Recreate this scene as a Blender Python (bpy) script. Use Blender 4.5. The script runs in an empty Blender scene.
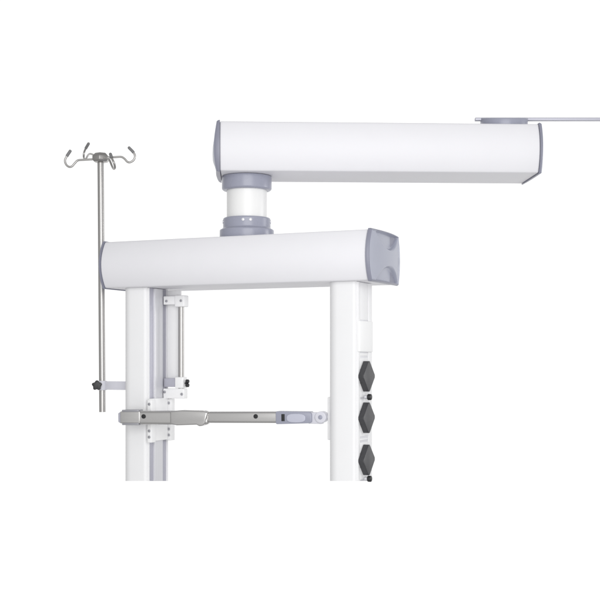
import bpy, bmesh, math
from mathutils import Vector, Matrix

# ------------------------------------------------------------------ basics
sc = bpy.context.scene
COL = sc.collection
F, CX, HY = 1160.0, 300.0, 360.0          # focal length and horizon of the photo, in its pixels
TH = math.radians(24.2)                   # yaw of the pendant head


def tag(o, label=None, cat=None, group=None, kind=None):
    for k, v in (("label", label), ("category", cat), ("group", group), ("kind", kind)):
        if v:
            o[k] = v
    return o


def empty(name, M):
    o = bpy.data.objects.new(name, None)
    o.empty_display_size = 0.1
    COL.objects.link(o)
    o.matrix_world = M
    return o


def link(name, bm, mat, parent=None, bevel=0.0, seg=3, angle=35):
    """one bmesh -> one mesh object (local to its thing)"""
    bmesh.ops.recalc_face_normals(bm, faces=bm.faces)
    if bevel > 0:
        edges = [e for e in bm.edges if len(e.link_faces) == 2 and e.calc_face_angle(0) > math.radians(40)]
        bmesh.ops.bevel(bm, geom=edges, offset=bevel, segments=seg, profile=0.5, affect='EDGES', clamp_overlap=True)
    me = bpy.data.meshes.new(name)
    bm.to_mesh(me)
    bm.free()
    for p in me.polygons:
        p.use_smooth = True
    me.set_sharp_from_angle(angle=math.radians(angle))
    me.materials.append(mat)
    o = bpy.data.objects.new(name, me)
    COL.objects.link(o)
    if parent is not None:
        o.parent = parent
    return o


def add_box(bm, x0, x1, y0, y1, z0, z1):
    r = bmesh.ops.create_cube(bm, size=1.0)
    for v in r['verts']:
        v.co = Vector(((x0 + x1) / 2 + v.co.x * (x1 - x0), (y0 + y1) / 2 + v.co.y * (y1 - y0), (z0 + z1) / 2 + v.co.z * (z1 - z0)))
    return r['verts']


def add_prism(bm, prof, origin, e1, e2, e3, length):
    """closed profile in (e1,e2) swept along e3"""
    o = Vector(origin); e1 = Vector(e1); e2 = Vector(e2); e3 = Vector(e3)
    a = [bm.verts.new(o + e1 * p[0] + e2 * p[1]) for p in prof]
    b = [bm.verts.new(o + e1 * p[0] + e2 * p[1] + e3 * length) for p in prof]
    n = len(prof)
    bm.faces.new(a[::-1]); bm.faces.new(b)
    for i in range(n):
        bm.faces.new((a[i], a[(i + 1) % n], b[(i + 1) % n], b[i]))
    return a + b


def add_lathe(bm, prof, origin, axis, n=64):
    """profile [(r, h)] turned about axis through origin, ends capped"""
    ax = Vector(axis).normalized()
    t = Vector((1, 0, 0)) if abs(ax.x) < 0.8 else Vector((0, 1, 0))
    p = ax.cross(t).normalized(); q = ax.cross(p)
    o = Vector(origin)
    rings = []
    for r, h in prof:
        rings.append([bm.verts.new(o + ax * h + (p * math.cos(2 * math.pi * k / n) + q * math.sin(2 * math.pi * k / n)) * r) for k in range(n)])
    for A, B in zip(rings, rings[1:]):
        for k in range(n):
            bm.faces.new((A[k], A[(k + 1) % n], B[(k + 1) % n], B[k]))
    bm.faces.new(rings[0][::-1]); bm.faces.new(rings[-1])


def rounded(prof, c=0.004, k=3):
    """soften the corners of a lathe profile (r,h)"""
    out = [prof[0]]
    for i in range(1, len(prof) - 1):
        P, A, B = Vector(prof[i]), Vector(prof[i - 1]), Vector(prof[i + 1])
        d = min(c, (A - P).length * .45, (B - P).length * .45)
        s = P + (A - P).normalized() * d; e = P + (B - P).normalized() * d
        for j in range(k + 1):
            t = j / k
            out.append(tuple(s * (1 - t) ** 2 + P * 2 * t * (1 - t) + e * t * t))
    out.append(prof[-1])
    return out


def spline(pts, per=8):
    P = [Vector(p) for p in pts]
    P = [P[0] * 2 - P[1]] + P + [P[-1] * 2 - P[-2]]
    out = []
    for i in range(1, len(P) - 2):
        for j in range(per):
            t = j / per
            a, b, c, d = P[i - 1], P[i], P[i + 1], P[i + 2]
            out.append(0.5 * ((2 * b) + (c - a) * t + (2 * a - 5 * b + 4 * c - d) * t * t + (3 * b - a - 3 * c + d) * t ** 3))
    out.append(P[-2])
    return out


def add_tube(bm, pts, r, n=14):
    pts = [Vector(p) for p in pts]
    rings = []
    prev = None
    for i, p in enumerate(pts):
        d = (pts[min(i + 1, len(pts) - 1)] - pts[max(i - 1, 0)]).normalized()
        if prev is None:
            t = Vector((0, 0, 1)) if abs(d.z) < 0.8 else Vector((1, 0, 0))
            u = d.cross(t).normalized()
        else:
            u = (prev - d * prev.dot(d)).normalized()
        prev = u
        w = d.cross(u)
        rr = r(i / (len(pts) - 1)) if callable(r) else r
        rings.append([bm.verts.new(p + (u * math.cos(2 * math.pi * k / n) + w * math.sin(2 * math.pi * k / n)) * rr) for k in range(n)])
    for A, B in zip(rings, rings[1:]):
        for k in range(n):
            bm.faces.new((A[k], A[(k + 1) % n], B[(k + 1) % n], B[k]))
    bm.faces.new(rings[0][::-1]); bm.faces.new(rings[-1])


def P(px, py, Y):
    """where the photo's pixel lies at distance Y (metres)"""
    return Vector(((px - CX) / F * Y, Y, (HY - py) / F * Y))


# ------------------------------------------------------------------ materials
def material(name, col, rough, metal=0.0, spec=0.5, var=0.02, scale=14.0, stretch=(1, 1, 1), coat=0.0, bump=0.0, rvar=0.08):
    m = bpy.data.materials.new(name)
    m.use_nodes = True
    nt = m.node_tree
    b = nt.nodes['Principled BSDF']
    b.inputs['Metallic'].default_value = metal
    b.inputs['Specular IOR Level'].default_value = spec
    b.inputs['Coat Weight'].default_value = coat
    b.inputs['Coat Roughness'].default_value = 0.12
    tc = nt.nodes.new('ShaderNodeTexCoord')
    mp = nt.nodes.new('ShaderNodeMapping')
    mp.inputs['Scale'].default_value = stretch
    nz = nt.nodes.new('ShaderNodeTexNoise')
    nz.inputs['Scale'].default_value = scale
    nz.inputs['Detail'].default_value = 5
    nt.links.new(tc.outputs['Object'], mp.inputs['Vector'])
    nt.links.new(mp.outputs['Vector'], nz.inputs['Vector'])
    mix = nt.nodes.new('ShaderNodeMixRGB')
    mix.inputs['Color1'].default_value = tuple(c * (1 - var) for c in col) + (1,)
    mix.inputs['Color2'].default_value = tuple(min(1, c * (1 + var)) for c in col) + (1,)
    nt.links.new(nz.outputs['Fac'], mix.inputs['Fac'])
    nt.links.new(mix.outputs['Color'], b.inputs['Base Color'])
    mr = nt.nodes.new('ShaderNodeMapRange')
    mr.inputs['To Min'].default_value = max(0.02, rough - rvar)
    mr.inputs['To Max'].default_value = min(1, rough + rvar)
    nt.links.new(nz.outputs['Fac'], mr.inputs['Value'])
    nt.links.new(mr.outputs['Result'], b.inputs['Roughness'])
    if bump:
        n2 = nt.nodes.new('ShaderNodeTexNoise')
        n2.inputs['Scale'].default_value = 420
        nt.links.new(tc.outputs['Object'], n2.inputs['Vector'])
        bp = nt.nodes.new('ShaderNodeBump')
        bp.inputs['Strength'].default_value = bump
        bp.inputs['Distance'].default_value = 0.001
        nt.links.new(n2.outputs['Fac'], bp.inputs['Height'])
        nt.links.new(bp.outputs['Normal'], b.inputs['Normal'])
    return m


WHITE = material('white_powder_coat', (.80, .795, .825), .5, spec=.3, bump=.06, var=.012)
COLW = material('white_column_coat', (.84, .84, .85), .45, spec=.35, bump=.05, var=.012)
TUBEW = material('white_tube_coat', (.83, .83, .825), .35, var=.012)
PLASTW = material('white_plastic', (.88, .88, .885), .4, var=.015)
LAV = material('lavender_grey_plastic', (.315, .325, .40), .28, var=.04)
LAVM = material('lavender_button', (.50, .51, .60), .3, var=.03)
LAVL = material('pale_lavender_plastic', (.64, .64, .70), .3, var=.03)
CAPM = material('cap_plastic', (.37, .385, .465), .3, var=.04)
RIM = material('dark_lavender_rim', (.25, .255, .32), .36, var=.04)
CHAN = material('aluminium_channel', (.46, .46, .525), .42, metal=.25, var=.05, scale=30, stretch=(1, 1, .05))
PANEL = material('brushed_aluminium', (.70, .70, .73), .4, metal=.25, var=.04, scale=60, stretch=(1, 1, .03))
STEEL = material('polished_steel', (.46, .45, .44), .40, metal=1, var=.03, scale=40, stretch=(1, 1, .04), rvar=.02)
BAR = material('satin_steel_bar', (.60, .592, .585), .29, metal=1, var=.06, scale=45, stretch=(.05, 1, 1))
WIRE = material('steel_wire', (.42, .41, .40), .28, metal=1, var=.05)
TIP = material('grey_rubber', (.19, .19, .195), .55)
BLACK = material('black_plastic', (.018, .018, .02), .42)
SOCK = material('charcoal_plastic', (.045, .045, .05), .45, var=.12, scale=60)
SCREW = material('dull_screw_steel', (.38, .38, .41), .4, metal=.6)
DARK = material('dark_hole', (.012, .012, .014), .6)  # near-black stands in for the shade inside holes and the slot

# ------------------------------------------------------------------ the pendant
ZB, ZT = 0.3142, 0.5148                    # underside and top of the lower beam
L, D = 1.239, 0.330
O = Vector((-0.861, 5.07, 0))
RZ = Matrix.Rotation(-TH, 4, 'Z')
MP = Matrix.Translation(O) @ RZ
U = Vector((math.cos(TH), -math.sin(TH), 0)); V = Vector((math.sin(TH), math.cos(TH), 0))


def u_at(px, v):
    """position along the beam that shows at photo column px, at depth v"""
    k = (px - CX) / F
    b = O + V * v
    return (k * b.y - b.x) / (U.x - k * U.y)


def z_at(py, u, v):
    return (HY - py) / F * (O + U * u + V * v).y


pendant = empty('medical_pendant', MP)
tag(pendant, 'white ceiling supply pendant with two stacked beams, grey collars and twin columns', 'medical pendant')


def beam_profile(d, z0, z1, bf, bb, n=14):
    """(y,z): flat top and underside, front and rear bowed outwards"""
    pr = []
    for i in range(n + 1):
        t = i / n
        pr.append((-bf * 4 * t * (1 - t), z0 + (z1 - z0) * t))
    for i in range(n + 1):
        t = 1 - i / n
        pr.append((d + bb * 4 * t * (1 - t), z0 + (z1 - z0) * t))
    return pr


def make_beam(name, parent, length, d, z0, z1, bf, bb, x0=0.0):
    bm = bmesh.new()
    add_prism(bm, beam_profile(d, z0, z1, bf, bb), (x0, 0, 0), (0, 1, 0), (0, 0, 1), (1, 0, 0), length - x0)
    return link(name, bm, WHITE, parent, bevel=.006)


def sstep(a, b, x):
    t = max(0, min(1, (x - a) / (b - a)))
    return t * t * (3 - 2 * t)


def make_cap(parent, xend, sgn, d, z0, z1, bf, bb, thick, dome, over=.004, hollow=1.0, belly=0.0):
    """end cap: bowed outline, raised rim, domed face, a scooped hollow at top and bottom"""
    NS, NT = 96, 72
    bm = bmesh.new()
    h = z1 - z0 + 2 * over
    grid = []
    for j in range(NT + 1):
        t = j / NT
        yf = -bf * 4 * t * (1 - t) - over
        yb = d + bb * 4 * t * (1 - t) + over
        row = []
        for i in range(NS + 1):
            s = i / NS
            e = min(s * d, (1 - s) * d, t * h, (1 - t) * h)
            x = thick + dome * (1 - ((s - .42) / .58) ** 2) + belly * math.sin(math.pi * t ** .8) * (.35 + .65 * math.sin(math.pi * s) ** .5)
            # hollows: deeper towards the rear
            for tt in (t, 1 - t):
                q = max(0, min(1, (s - .06) / .92))
                arc = .36 * math.sin(math.pi * q ** 1.25) ** .85 if 0 < q < 1 else 0
                if arc > 0:
                    depth = hollow * (.007 + .014 * s) * (1 - sstep(arc - .06, arc, tt))
                    x -= depth * sstep(.005, .011, e)
            x -= .005 * sstep(.005, .010, e)
            x -= .008 * (1 - min(1, e / .007)) ** 2
            row.append(bm.verts.new((xend + sgn * x, yf + (yb - yf) * s, z0 - over + h * t)))
        grid.append(row)
    for j in range(NT):
        for i in range(NS):
            bm.faces.new((grid[j][i], grid[j][i + 1], grid[j + 1][i + 1], grid[j + 1][i]))
    loop = grid[0][:] + [grid[j][NS] for j in range(1, NT + 1)] + grid[NT][-2::-1] + [grid[j][0] for j in range(NT - 1, 0, -1)]
    back = [bm.verts.new((xend + sgn * .0005, v.co.y, v.co.z)) for v in loop]
    n = len(loop)
    for i in range(n):
        bm.faces.new((loop[i], loop[(i + 1) % n], back[(i + 1) % n], back[i]))
    bm.faces.new(back)
    o_ = link('end_cap', bm, CAPM, parent, angle=50)
    o_.data.materials.append(RIM)
    flat = NS * NT
    for p in o_.data.polygons:
        if p.index >= flat:
            p.material_index = 1
        else:
            j_, i_ = divmod(p.index, NS)
            if i_ < 1 or j_ < 2 or i_ >= NS - 1 or j_ >= NT - 2:
                p.material_index = 1
    return o_


BF, BB = .033, .020
beam = make_beam('crossbeam', pendant, L, D, ZB, ZT, BF, BB, .009)
make_cap(beam, .009, -1, D, ZB, ZT, BF, BB, .011, .002, hollow=.3)
make_cap(beam, L, 1, D, ZB, ZT, BF, BB, .010, .018)

# swivel between the two beams
uc = u_at(246.8, D / 2)
VC = D / 2
CW = O + U * uc + V * VC
UB = 0.7862                                # underside of the upper arm
bm = bmesh.new()
add_lathe(bm, [(.086, ZT + .02), (.086, UB - .01)], (uc, VC, 0), (0, 0, 1), 72)
link('swivel_tube', bm, TUBEW, pendant)
bm = bmesh.new()
add_lathe(bm, rounded([(.09, ZT + .002), (.116, ZT + .002), (.116, .5555), (.106, .5600), (.1015, .5640), (.1015, .6015), (.0985, .6065), (.087, .6065)], .005), (uc, VC, 0), (0, 0, 1), 96)
base_ring = link('swivel_collar', bm, LAV, pendant)
for k in range(8):  # pale studs added in pairs to imitate bright highlights on the collar
    a = math.radians(-63.2 + 90 * (k // 2) + (9 if k % 2 else -9))
    bm = bmesh.new()
    c = Vector((uc + .0995 * math.cos(a), VC + .0995 * math.sin(a), .590))
    add_lathe(bm, rounded([(.0001, .0), (.0065, 0), (.0065, .0045), (.0001, .0055)], .001), c, (math.cos(a), math.sin(a), 0), 20)
    link('highlight_stud', bm, PANEL, base_ring)
bm = bmesh.new()
add_lathe(bm, rounded([(.087, .7240), (.099, .7240), (.1065, .7300), (.1065, UB - .001), (.09, UB - .001)], .005), (uc, VC, 0), (0, 0, 1), 96)
link('swivel_collar', bm, LAV, pendant)

# upper arm, turned a little the other way
TU = math.radians(2.5)
DU, LU, HU = .300, 1.336, .206
ru = Matrix.Rotation(TU, 4, 'Z')
Uu = Vector((math.cos(TU), math.sin(TU), 0)); Vu = Vector((-math.sin(TU), math.cos(TU), 0))
yf = CW.y - DU / 2
OU = P(220, 169, yf); OU.z = 0
arm = make_beam('upper_arm', pendant, LU, DU, UB, UB + HU, .030, .03)
make_cap(arm, 0, -1, DU, UB, UB + HU, .030, .03, .012, .004, hollow=.35, belly=.024)
make_cap(arm, LU, 1, DU, UB, UB + HU, .030, .03, .012, .004)
arm.matrix_parent_inverse = Matrix.Identity(4)
arm.matrix_basis = MP.inverted() @ Matrix.Translation(OU) @ ru
# collar on the far end of the upper arm and a grey strip coloured as the next arm's shaded underside
ZU = UB + HU
yc = OU.y + DU / 2 + .03
k = (504 - CX) / F
ctr = Vector((k * yc, yc, 0))
bm = bmesh.new()
add_lathe(bm, rounded([(.09, ZU + .001), (.101, ZU + .001), (.101, ZU + .0601), (.09, ZU + .0601)], .003), ctr - OU, (0, 0, 1), 96)
for v in bm.verts:
    if v.co.z > ZU + .05:
        v.co.z += (HY - 118.0) / F * (v.co.y + OU.y) - (ZU + .060)
o = link('ceiling_collar', bm, LAV, pendant)
o.matrix_basis = MP.inverted() @ Matrix.Translation(OU)
bm = bmesh.new()
zt = (HY - 118.0) / F * yc
add_box(bm, ctr.x - .125, ctr.x - .125 + .85, yc - .012, yc + .012, zt - .0125, zt)
o = link('arm_underside_strip', bm, CHAN, pendant, bevel=.0015)
o.matrix_basis = MP.inverted()

# ---- columns
VF, VD, CWD = .030, .164, .129


def rrect(x0, x1, y0, y1, radii, n=10):
    out = []
    cs = [(x0, y0, radii[0], 180), (x1, y0, radii[1], 270), (x1, y1, radii[2], 0), (x0, y1, radii[3], 90)]
    for (x, y, r, a0) in cs:
        cx = x + r if x == x0 else x - r
        cy = y + r if y == y0 else y - r
        for i in range(n + 1):
            a = math.radians(a0 + 90 * i / n)
            out.append((cx + r * math.cos(a), cy + r * math.sin(a)))
    return out


CUT = -(481.0 - HY) / F


def cut_foot(verts):
    for v in verts:
        if v.co.z < 0:
            v.co.z = CUT * (O + U * v.co.x + V * v.co.y).y


def make_column(ur):
    """extruded column whose right flank is at ur; rounded front"""
    bm = bmesh.new()
    pr = rrect(ur - CWD, ur, VF, VF + VD, (.05, .016, .008, .03), 12)
    vs = add_prism(bm, pr, (0, 0, -.5), (1, 0, 0), (0, 1, 0), (0, 0, 1), ZB + .5 - .0005)
    cut_foot(vs)
    return link('column', bm, COLW, pendant, angle=40)


def strip(name, ur, v0, v1, z0, z1, t, mat, parent, bevel=.002, foot=False, x0=-.002):
    bm = bmesh.new()
    vs = add_box(bm, ur + x0, ur + t, v0, v1, z0, z1)
    if foot:
        cut_foot(vs)
    return link(name, bm, mat, parent, bevel=bevel)


url = u_at(146.4, VF)
col1 = make_column(url)
strip('channel', url, VF + .014, VF + VD - .002, -.5, ZB - .001, .003, CHAN, col1, foot=True, bevel=.001)  # aluminium strip, its darker tone also imitating shade in the grooves
strip('channel_panel', url, VF + .050, VF + VD - .046, -.5, ZB - .002, .012, PANEL, col1, foot=True)
strip('channel_lip', url, VF + .010, VF + .0135, -.5, ZB - .0015, .008, COLW, col1, foot=True, bevel=.001)
strip('channel_lip', url, VF + VD - .005, VF + VD, -.5, ZB - .0015, .012, COLW, col1, foot=True, bevel=.001)

urr = u_at(356.0, VF)
col2 = make_column(urr)
strip('channel', urr, VF + .012, VF + VD - .004, -.5, ZB - .001, .003, PANEL, col2, foot=True, bevel=.001)
strip('channel_lip', urr, VF + .010, VF + .030, -.5, ZB - .0015, .006, COLW, col2, foot=True, bevel=.001)
strip('channel_lip', urr, VF + VD - .040, VF + VD, -.5, ZB - .0015, .006, COLW, col2, foot=True, bevel=.001)
vc = VF + .074
zz = lambda py: z_at(py, urr, vc)
rows = [(283, 320), (353, 356), (358, 397), (399, 436), (438, 440), (442, 479)]
for a, b in rows:
    strip('cover_strip', urr, VF + .034, VF + VD - .044, zz(b), zz(a), .005, COLW, col2, bevel=.0012)
strip('blank_box', urr, VF + .008, VF + VD - .008, zz(352), zz(321), .014, PLASTW, col2, bevel=.004)
for py in (376.3, 417.6, 459.7):
    bm = bmesh.new()
    hw, hh, c = .064, .0615, .006
    pr = [(-hw, -c), (-c, -hh), (c, -hh), (hw, -c), (hw, c), (c, hh), (-c, hh), (-hw, c)]
    bm2 = bmesh.new()
    a = add_prism(bm2, pr, (urr + .004, vc, zz(py)), (0, 1, 0), (0, 0, 1), (1, 0, 0), .022)
    # slight raised face with an inset border
    f = [f for f in bm2.faces if f.normal.x > .9 or all(abs(v.co.x - urr - .026) < 1e-6 for v in f.verts)]
    bmesh.ops.inset_region(bm2, faces=f, thickness=.006, depth=-.0)
    for v in {v for fc in f for v in fc.verts}:
        v.co.x += .003
    bm.free()
    s = link('socket', bm2, SOCK, col2, bevel=.002)
for py in (397.0, 478.6):
    bm = bmesh.new()
    add_lathe(bm, rounded([(.0001, .012), (.0125, .012), (.0125, .028), (.0001, .030)], .004), (urr + .008, vc + .004, zz(py)), (1, 0, 0), 32)
    link('plug_button', bm, BLACK, col2)
    bm = bmesh.new()
    add_lathe(bm, [(.008, 0), (.008, .0125)], (urr + .008, vc + .004, zz(py)), (1, 0, 0), 32)
    link('plug_stem', bm, PANEL, col2)

# ------------------------------------------------------------------ rod holder on the left column
rod = empty('rod_holder', MP @ Matrix.Translation((url, 0, 0)))
tag(rod, 'short vertical steel rod in white clamps on the inner side of left column', 'rod holder')
vr = VF + .135
ru_ = u_at(181.2, vr) - url
zr = lambda py: z_at(py, url + ru_, vr)
bm = bmesh.new()
add_tube(bm, [(ru_, vr, zr(398)), (ru_, vr, zr(298))], .0128, 32)
link('rod', bm, STEEL, rod)
ub0 = .013
bm = bmesh.new(); add_box(bm, ub0, ru_ - .012, vr + .016, vr + .024, zr(379), zr(290)); link('backing_plate', bm, PLASTW, rod, bevel=.002)
# upper clamp
bm = bmesh.new(); add_box(bm, ub0, ru_ - .006, vr - .016, vr + .015, zr(304.5), zr(296)); up = link('upper_clamp', bm, PLASTW, rod, bevel=.003)
bm = bmesh.new(); add_box(bm, ru_ - .022, ru_ + .026, vr - .022, vr + .022, zr(307), zr(295.5)); link('clamp_jaw', bm, PLASTW, up, bevel=.005)
for x, py in ((.030, 301), (ru_ + .012, 301)):
    bm = bmesh.new(); add_lathe(bm, rounded([(.0001, 0), (.0055, 0), (.0055, .004), (.0001, .005)], .001), (x, vr - (.016 if x < .05 else .022), zr(py)), (0, -1, 0), 20); link('screw', bm, SCREW, up)
# lower clamp
bm = bmesh.new(); add_box(bm, ub0, ru_ - .012, vr - .012, vr + .012, zr(387), zr(378.3)); lo = link('lower_clamp', bm, CHAN, rod, bevel=.002)
bm = bmesh.new(); add_box(bm, ru_ - .020, ru_ + .020, vr - .022, vr + .020, zr(388), zr(377)); link('clamp_jaw', bm, PLASTW, lo, bevel=.004)
bm = bmesh.new(); add_box(bm, ub0, ru_ + .022, vr - .018, vr + .018, zr(398.5), zr(388.6)); ft = link('clamp_foot', bm, PLASTW, lo, bevel=.003)
for x, py in ((.022, 392), (ru_ + .014, 394)):
    bm = bmesh.new(); add_lathe(bm, rounded([(.0001, 0), (.006, 0), (.006, .004), (.0001, .005)], .001), (x, vr - .018, zr(py)), (0, -1, 0), 20); link('screw', bm, SCREW, lo)
bm = bmesh.new()
for dz in (-.0085, .0085):
    add_lathe(bm, rounded([(.0001, 0), (.0085, 0), (.0085, .013), (.0001, .015)], .003), (ru_ + .026, vr - .002, zr(383.2) + dz), (1, 0, 0), 24)
add_lathe(bm, [(.004, 0), (.004, .012)], (ru_ + .018, vr - .002, zr(383.2)), (1, 0, 0), 16)
link('clamp_knob', bm, BLACK, rod)

# ------------------------------------------------------------------ horizontal arm between the columns
A = P(120.0, 417.4, 4.985)
vB = VF + .050
uB = urr - CWD
B = P(327.0, 417.6, (O + U * uB + V * vB).y)
dx = (B - A).normalized()
dy = Vector((0, 0, 1)).cross(dx).normalized()
dz = dx.cross(dy)
MA = Matrix.Translation(A) @ Matrix((dx, dy, dz)).transposed().to_4x4()
hinge = empty('support_arm', MA)
tag(hinge, 'horizontal grey steel arm with lavender clamp spanning between the two white columns', 'support arm')
LA = (B - A).length


def xa(px):                                # along the arm for a photo column
    kx = (px - CX) / F
    return (kx * A.y - A.x) / (dx.x - kx * dx.y)


def za(py, x):
    return (HY - py) / F * (A + dx * x).y - (A + dx * x).z


hb = .031
bm = bmesh.new()
add_box(bm, xa(136), xa(209.5), -.020, .020, za(424.6, .3), za(410.6, .3))
main = link('outer_sleeve', bm, BAR, hinge, bevel=.014, seg=5)
bm = bmesh.new()
x0, x1 = xa(172), xa(207)
zt, zb = za(410.5, x0), za(425.2, x0)
pr = [(x0, zb + .006), (x0 + .03, zb), (x1 - .04, zb + .003), (x1 - .028, zb - .003), (x1 - .012, zb - .002), (x1, zb + .010), (x1 + .012, zt - .008), (x1 - .010, zt), (x0 + .05, zt + .002), (x0, zt - .002)]
add_prism(bm, pr, (0, -.024, 0), (1, 0, 0), (0, 0, 1), (0, 1, 0), .048)
link('sleeve_joint', bm, BAR, main, bevel=.007, seg=4)
bm = bmesh.new()
add_box(bm, xa(208), xa(280), -.016, .016, za(423.0, .6), za(411.4, .6))
inner = link('inner_bar', bm, BAR, hinge, bevel=.012, seg=5)
for px, par in ((145.6, main), (257, inner)):  # flat dark discs, their colour imitating the shade inside holes
    x = xa(px)
    bm = bmesh.new()
    add_lathe(bm, rounded([(.0001, 0), (.0095, 0), (.0095, .003), (.0001, .0035)], .001), (x, -.0198 if px < 200 else -.0155, za(416.2, x)), (0, -1, 0), 28)
    link('hole_disc', bm, DARK, par)
# gripped end at the left column
bm = bmesh.new()
x0, x1 = xa(122.5), xa(142)
add_box(bm, x0, x1, -.023, .023, za(423.0, 0), za(411.2, 0))
tipo = link('end_grip', bm, BAR, hinge, bevel=.003)
bm = bmesh.new()
add_prism(bm, [(0, -.019), (.012, -.025), (.02, -.025), (.02, .025), (.012, .025), (0, .019)], (0, -.019, 0), (1, 0, 0), (0, 0, 1), (0, 1, 0), .038)
link('end_plug', bm, CHAN, tipo, bevel=.003)
for py0, py1 in ((409.6, 411.6), (422.6, 424.8)):
    bm = bmesh.new()
    add_box(bm, xa(124.5), xa(141), -.026, .022, za(py1, 0), za(py0, 0))
    link('grip_lip', bm, SCREW, tipo, bevel=.002)
# lavender clamp at the right
bm = bmesh.new()
x0, x1 = xa(277.5), xa(311)
zc0, zc1 = za(423.9, x0), za(411.0, x0)
pr = [(x0, zc0 + .004), (x0 + .004, zc0), (x1, zc0 + .004), (x1 + .010, zc0 + .010), (x1 + .010, zc1 - .010), (x1, zc1 - .002), (x0 + .004, zc1), (x0, zc1 - .004)]
add_prism(bm, pr, (0, -.026, 0), (1, 0, 0), (0, 0, 1), (0, 1, 0), .052)
cl = link('clamp', bm, LAV, hinge, bevel=.004)
bm = bmesh.new()
add_box(bm, xa(283.4), xa(286.6), -.0275, -.020, za(420.8, x0), za(413.8, x0))
link('slot', bm, DARK, cl, bevel=.0005)
bm = bmesh.new()
xm, zm = xa(298), za(417.8, x0)
pr = [(xm + .040 * math.copysign(abs(math.cos(t)) ** .7, math.cos(t)), zm + .018 * math.copysign(abs(math.sin(t)) ** .7, math.sin(t))) for t in [2 * math.pi * i / 36 for i in range(36)]]
add_prism(bm, pr, (0, -.030, 0), (1, 0, 0), (0, 0, 1), (0, 1, 0), .008)
link('release_button', bm, LAVM, cl, bevel=.002)
bm = bmesh.new()
x0, x1 = xa(309), xa(323)
add_prism(bm, [(x0, za(423.5, x0)), (x1, za(423.8, x0)), (x1, za(412.4, x0)), (x0, za(412.2, x0))], (0, -.017, 0), (1, 0, 0), (0, 0, 1), (0, 1, 0), .034)
link('tongue', bm, LAVL, hinge, bevel=.004)
bm = bmesh.new()
xk, zk = xa(322), za(417.0, x0)
add_lathe(bm, rounded([(.012, 0), (.0235, 0), (.0235, .050), (.012, .050)], .003), (xk, .025, zk), (0, -1, 0), 40)
link('knuckle', bm, LAVL, hinge)
bm = bmesh.new()
add_lathe(bm, rounded([(.0001, 0), (.009, 0), (.008, .004), (.0001, .005)], .002), (xk, -.0245, zk), (0, -1, 0), 32)
link('pivot_pin', bm, LAV, hinge)
# carriage on the left column and plate on the right column (built in the pendant's frame)
inv = MA.inverted() @ MP


def pend_box(name, bx, mat, parent, bevel):
    bm_ = bmesh.new()
    add_box(bm_, *bx)
    o_ = link(name, bm_, mat, None, bevel=bevel)
    o_.data.transform(inv)
    o_.parent = parent
    return o_


vm = VF + .09
zl = lambda py: z_at(py, url, vm)
car = pend_box('carriage', (url + .013, url + .026, VF - .004, VF + VD + .016, zl(440), zl(398)), PLASTW, hinge, .003)
for uu_, v_ in ((.0245, VF - .016), (.029, VF + VD - .024)):
    for py in (403.2, 429.5, 435.5):
        bm = bmesh.new()
        add_lathe(bm, rounded([(.0001, 0), (.0062, 0), (.0062, .003), (.0001, .004)], .001), (url + uu_, v_, zl(py)), (0, -1, 0), 20)
        s = link('screw', bm, SCREW, None)
        s.data.transform(inv); s.parent = car
for py0, py1 in ((399, 441),):
    pend_box('ear', (url + .013, url + .034, VF - .016, VF + .022, zl(py1), zl(py0)), PLASTW, car, .003)
    pend_box('ear', (url + .013, url + .040, VF + VD - .024, VF + VD + .010, zl(py1), zl(py0)), PLASTW, car, .003)
pend_box('bracket', (url + .020, url + .080, .008, VF + .10, zl(422), zl(413)), PANEL, hinge, .003)
zp = lambda py: z_at(py, uB, VF + .05)
pend_box('wall_plate', (uB - .014, uB + .004, VF + .045, VF + .095, zp(440), zp(397)), PLASTW, hinge, .004)

# ------------------------------------------------------------------ drip pole
YP = 5.20
bot = P(102.4, 412, YP); top = P(100.6, 160, YP)
iv = empty('drip_pole', Matrix.Translation(bot))
tag(iv, 'slim steel drip pole with four curled hooks, clamped at the far left of the beam', 'drip pole')
loc = lambda px, py, dY=0.0: P(px, py, YP + dY) - bot
bm = bmesh.new()
add_tube(bm, [loc(102.4, 412), loc(101.5, 286), loc(100.6, 160)], .0142, 40)
link('pole', bm, STEEL, iv)
bm = bmesh.new()
h0 = loc(100.8, 163)
add_lathe(bm, rounded([(.015, 0), (.032, .004), (.040, .012), (.040, .030), (.026, .044), (.0001, .048)], .004), h0, (0, 0, 1), 6)
hub = link('hub', bm, WIRE, iv, angle=25, bevel=.001)
hooks = [
    [(93, 159.3, .0), (84, 159.8, .0), (78, 160.4, .0), (75, 163, 0), (72, 166.3, .0), (69, 166.8, 0), (66.2, 164.6, .0), (65, 160.5, 0), (66.8, 156.3, 0), (70.4, 150.8, .0)],
    [(95, 155.5, .03), (90.5, 153.9, .09), (88.2, 155.0, .13), (86.3, 158.3, .17), (84.6, 159.3, .20), (83.8, 157.0, .225), (84, 153, .23), (85.5, 149, .22), (88.6, 143.6, .20)],
    [(107, 157.2, .0), (114, 157.2, .0), (121, 156.9, .0), (124.5, 158.8, .0), (127.2, 161.7, 0), (130, 162.3, .0), (133.4, 160.3, 0), (135, 156.5, .0), (133.6, 152.6, 0), (128.9, 147.6, .0)],
    [(105, 158, -.03), (108.5, 158.5, -.09), (110, 161.0, -.12), (112.0, 166.0, -.15), (113.7, 168.9, -.18), (115.0, 167.5, -.21), (114.0, 163, -.225), (112.0, 158.5, -.22), (110.4, 154.0, -.205)],
]
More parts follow.
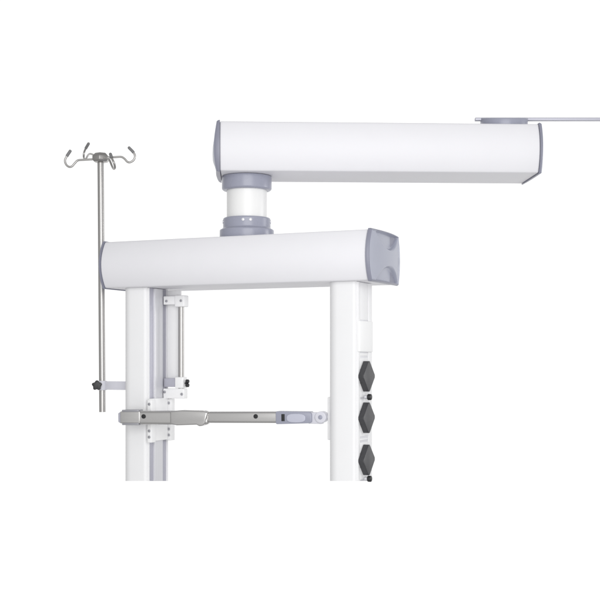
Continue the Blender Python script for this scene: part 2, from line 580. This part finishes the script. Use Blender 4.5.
for h in hooks:
    pts = spline([loc(*p) for p in h], 8)
    bm = bmesh.new()
    add_tube(bm, pts, .0047, 14)
    hk = link('hook', bm, WIRE, iv)
    n = len(pts)
    bm = bmesh.new()
    tp = pts[int(n * .89):]
    tp = tp + [tp[-1] + (tp[-1] - tp[-2]).normalized() * .004]
    add_tube(bm, tp, lambda t: .0068 if t < .9 else .0045, 14)
    link('rubber_tip', bm, TIP, hk)
# clamp arm to the column
zc = loc(102, 385.4)
ca = loc(104.5, 385.4); 
bm = bmesh.new()
inner_u = url - CWD
tgt = O + U * (inner_u + .006) + V * (VF + .075)
tgt.z = (loc(110, 385.4) + bot).z
st = loc(103, 385.4) + bot
d = (tgt - st); ln = d.length; d.normalize(); e = Vector((0, 0, 1)).cross(d)
bm = bmesh.new()
add_prism(bm, [(-.008, -.019), (.008, -.019), (.008, .019), (-.008, .019)], st - bot, e, (0, 0, 1), d, ln)
link('clamp_arm', bm, LAVL, iv, bevel=.002)
bm = bmesh.new()
c = loc(102.2, 385.4)
add_lathe(bm, rounded([(.0148, -.021), (.0205, -.021), (.0205, .021), (.0148, .021)], .002), c, (0, 0, 1), 36)
link('clamp_ring', bm, LAVL, iv)
# five-lobed star knob
bm = bmesh.new()
kc = loc(98.6, 385.2) + Vector((0, -.050, 0))
pr = []
for i in range(80):
    a = 2 * math.pi * i / 80
    r = .0200 + .0027 * math.cos(5 * (a - math.pi / 2))
    pr.append((r * math.cos(a), r * math.sin(a)))
add_prism(bm, pr, kc, (1, 0, 0), (0, 0, 1), (0, 1, 0), .016)
add_lathe(bm, [(.007, .0161), (.007, .04)], kc, (0, 1, 0), 20)
link('star_knob', bm, BLACK, iv, bevel=.003)

# ------------------------------------------------------------------ light: white studio surround and soft lamps
w = bpy.data.worlds.new('World'); sc.world = w; w.use_nodes = True
nt = w.node_tree
bg = nt.nodes['Background']
tc = nt.nodes.new('ShaderNodeTexCoord')
sx = nt.nodes.new('ShaderNodeSeparateXYZ')
nt.links.new(tc.outputs['Generated'], sx.inputs['Vector'])


def mrange(src, a, b, lo, hi):
    n = nt.nodes.new('ShaderNodeMapRange'); n.interpolation_type = 'SMOOTHSTEP'
    n.inputs['From Min'].default_value = a; n.inputs['From Max'].default_value = b
    n.inputs['To Min'].default_value = lo; n.inputs['To Max'].default_value = hi
    nt.links.new(src, n.inputs['Value'])
    return n.outputs['Result']


front = mrange(sx.outputs['Y'], -.75, -.2, .72, .44)
back = mrange(sx.outputs['Y'], .5, .84, 0, .64)
add = nt.nodes.new('ShaderNodeMath'); add.operation = 'ADD'
nt.links.new(front, add.inputs[0]); nt.links.new(back, add.inputs[1])
back = add.outputs[0]       # white backdrop, dimmer room behind the camera
floor = mrange(sx.outputs['Z'], -.62, -.26, .95, 1.0)     # dimmer floor
mul = nt.nodes.new('ShaderNodeMath'); mul.operation = 'MULTIPLY'
nt.links.new(back, mul.inputs[0]); nt.links.new(floor, mul.inputs[1])
bg.inputs['Color'].default_value = (1, 1, 1, 1)
nt.links.new(mul.outputs[0], bg.inputs['Strength'])


def area(name, loc_, target, size, power, col=(1, 1, 1)):
    ld = bpy.data.lights.new(name, 'AREA'); ld.shape = 'RECTANGLE'; ld.size = size[0]; ld.size_y = size[1]
    ld.energy = power; ld.color = col
    o_ = bpy.data.objects.new(name, ld); COL.objects.link(o_)
    o_.location = loc_
    o_.rotation_euler = (Vector(target) - Vector(loc_)).to_track_quat('-Z', 'Y').to_euler()
    return o_


area('key_softbox', (.5, -.6, .7), (0, 4.9, .1), (4.2, 4.0), 176)
area('side_softbox', (4.8, 5.7, .45), (0.3, 4.7, .2), (1.4, 2.2), 60)

# ------------------------------------------------------------------ camera
cam = bpy.data.cameras.new('Camera')
co = bpy.data.objects.new('Camera', cam); COL.objects.link(co)
co.location = (0, 0, 0); co.rotation_euler = (math.radians(90), 0, 0)
cam.sensor_width = 36; cam.lens = 36 * F / 600
cam.shift_y = (HY - 300) / 600
cam.clip_start = .05; cam.clip_end = 200
sc.camera = co
sc.view_settings.view_transform = 'Standard'
sc.view_settings.look = 'None'
sc.view_settings.exposure = 0
sc.view_settings.gamma = 1
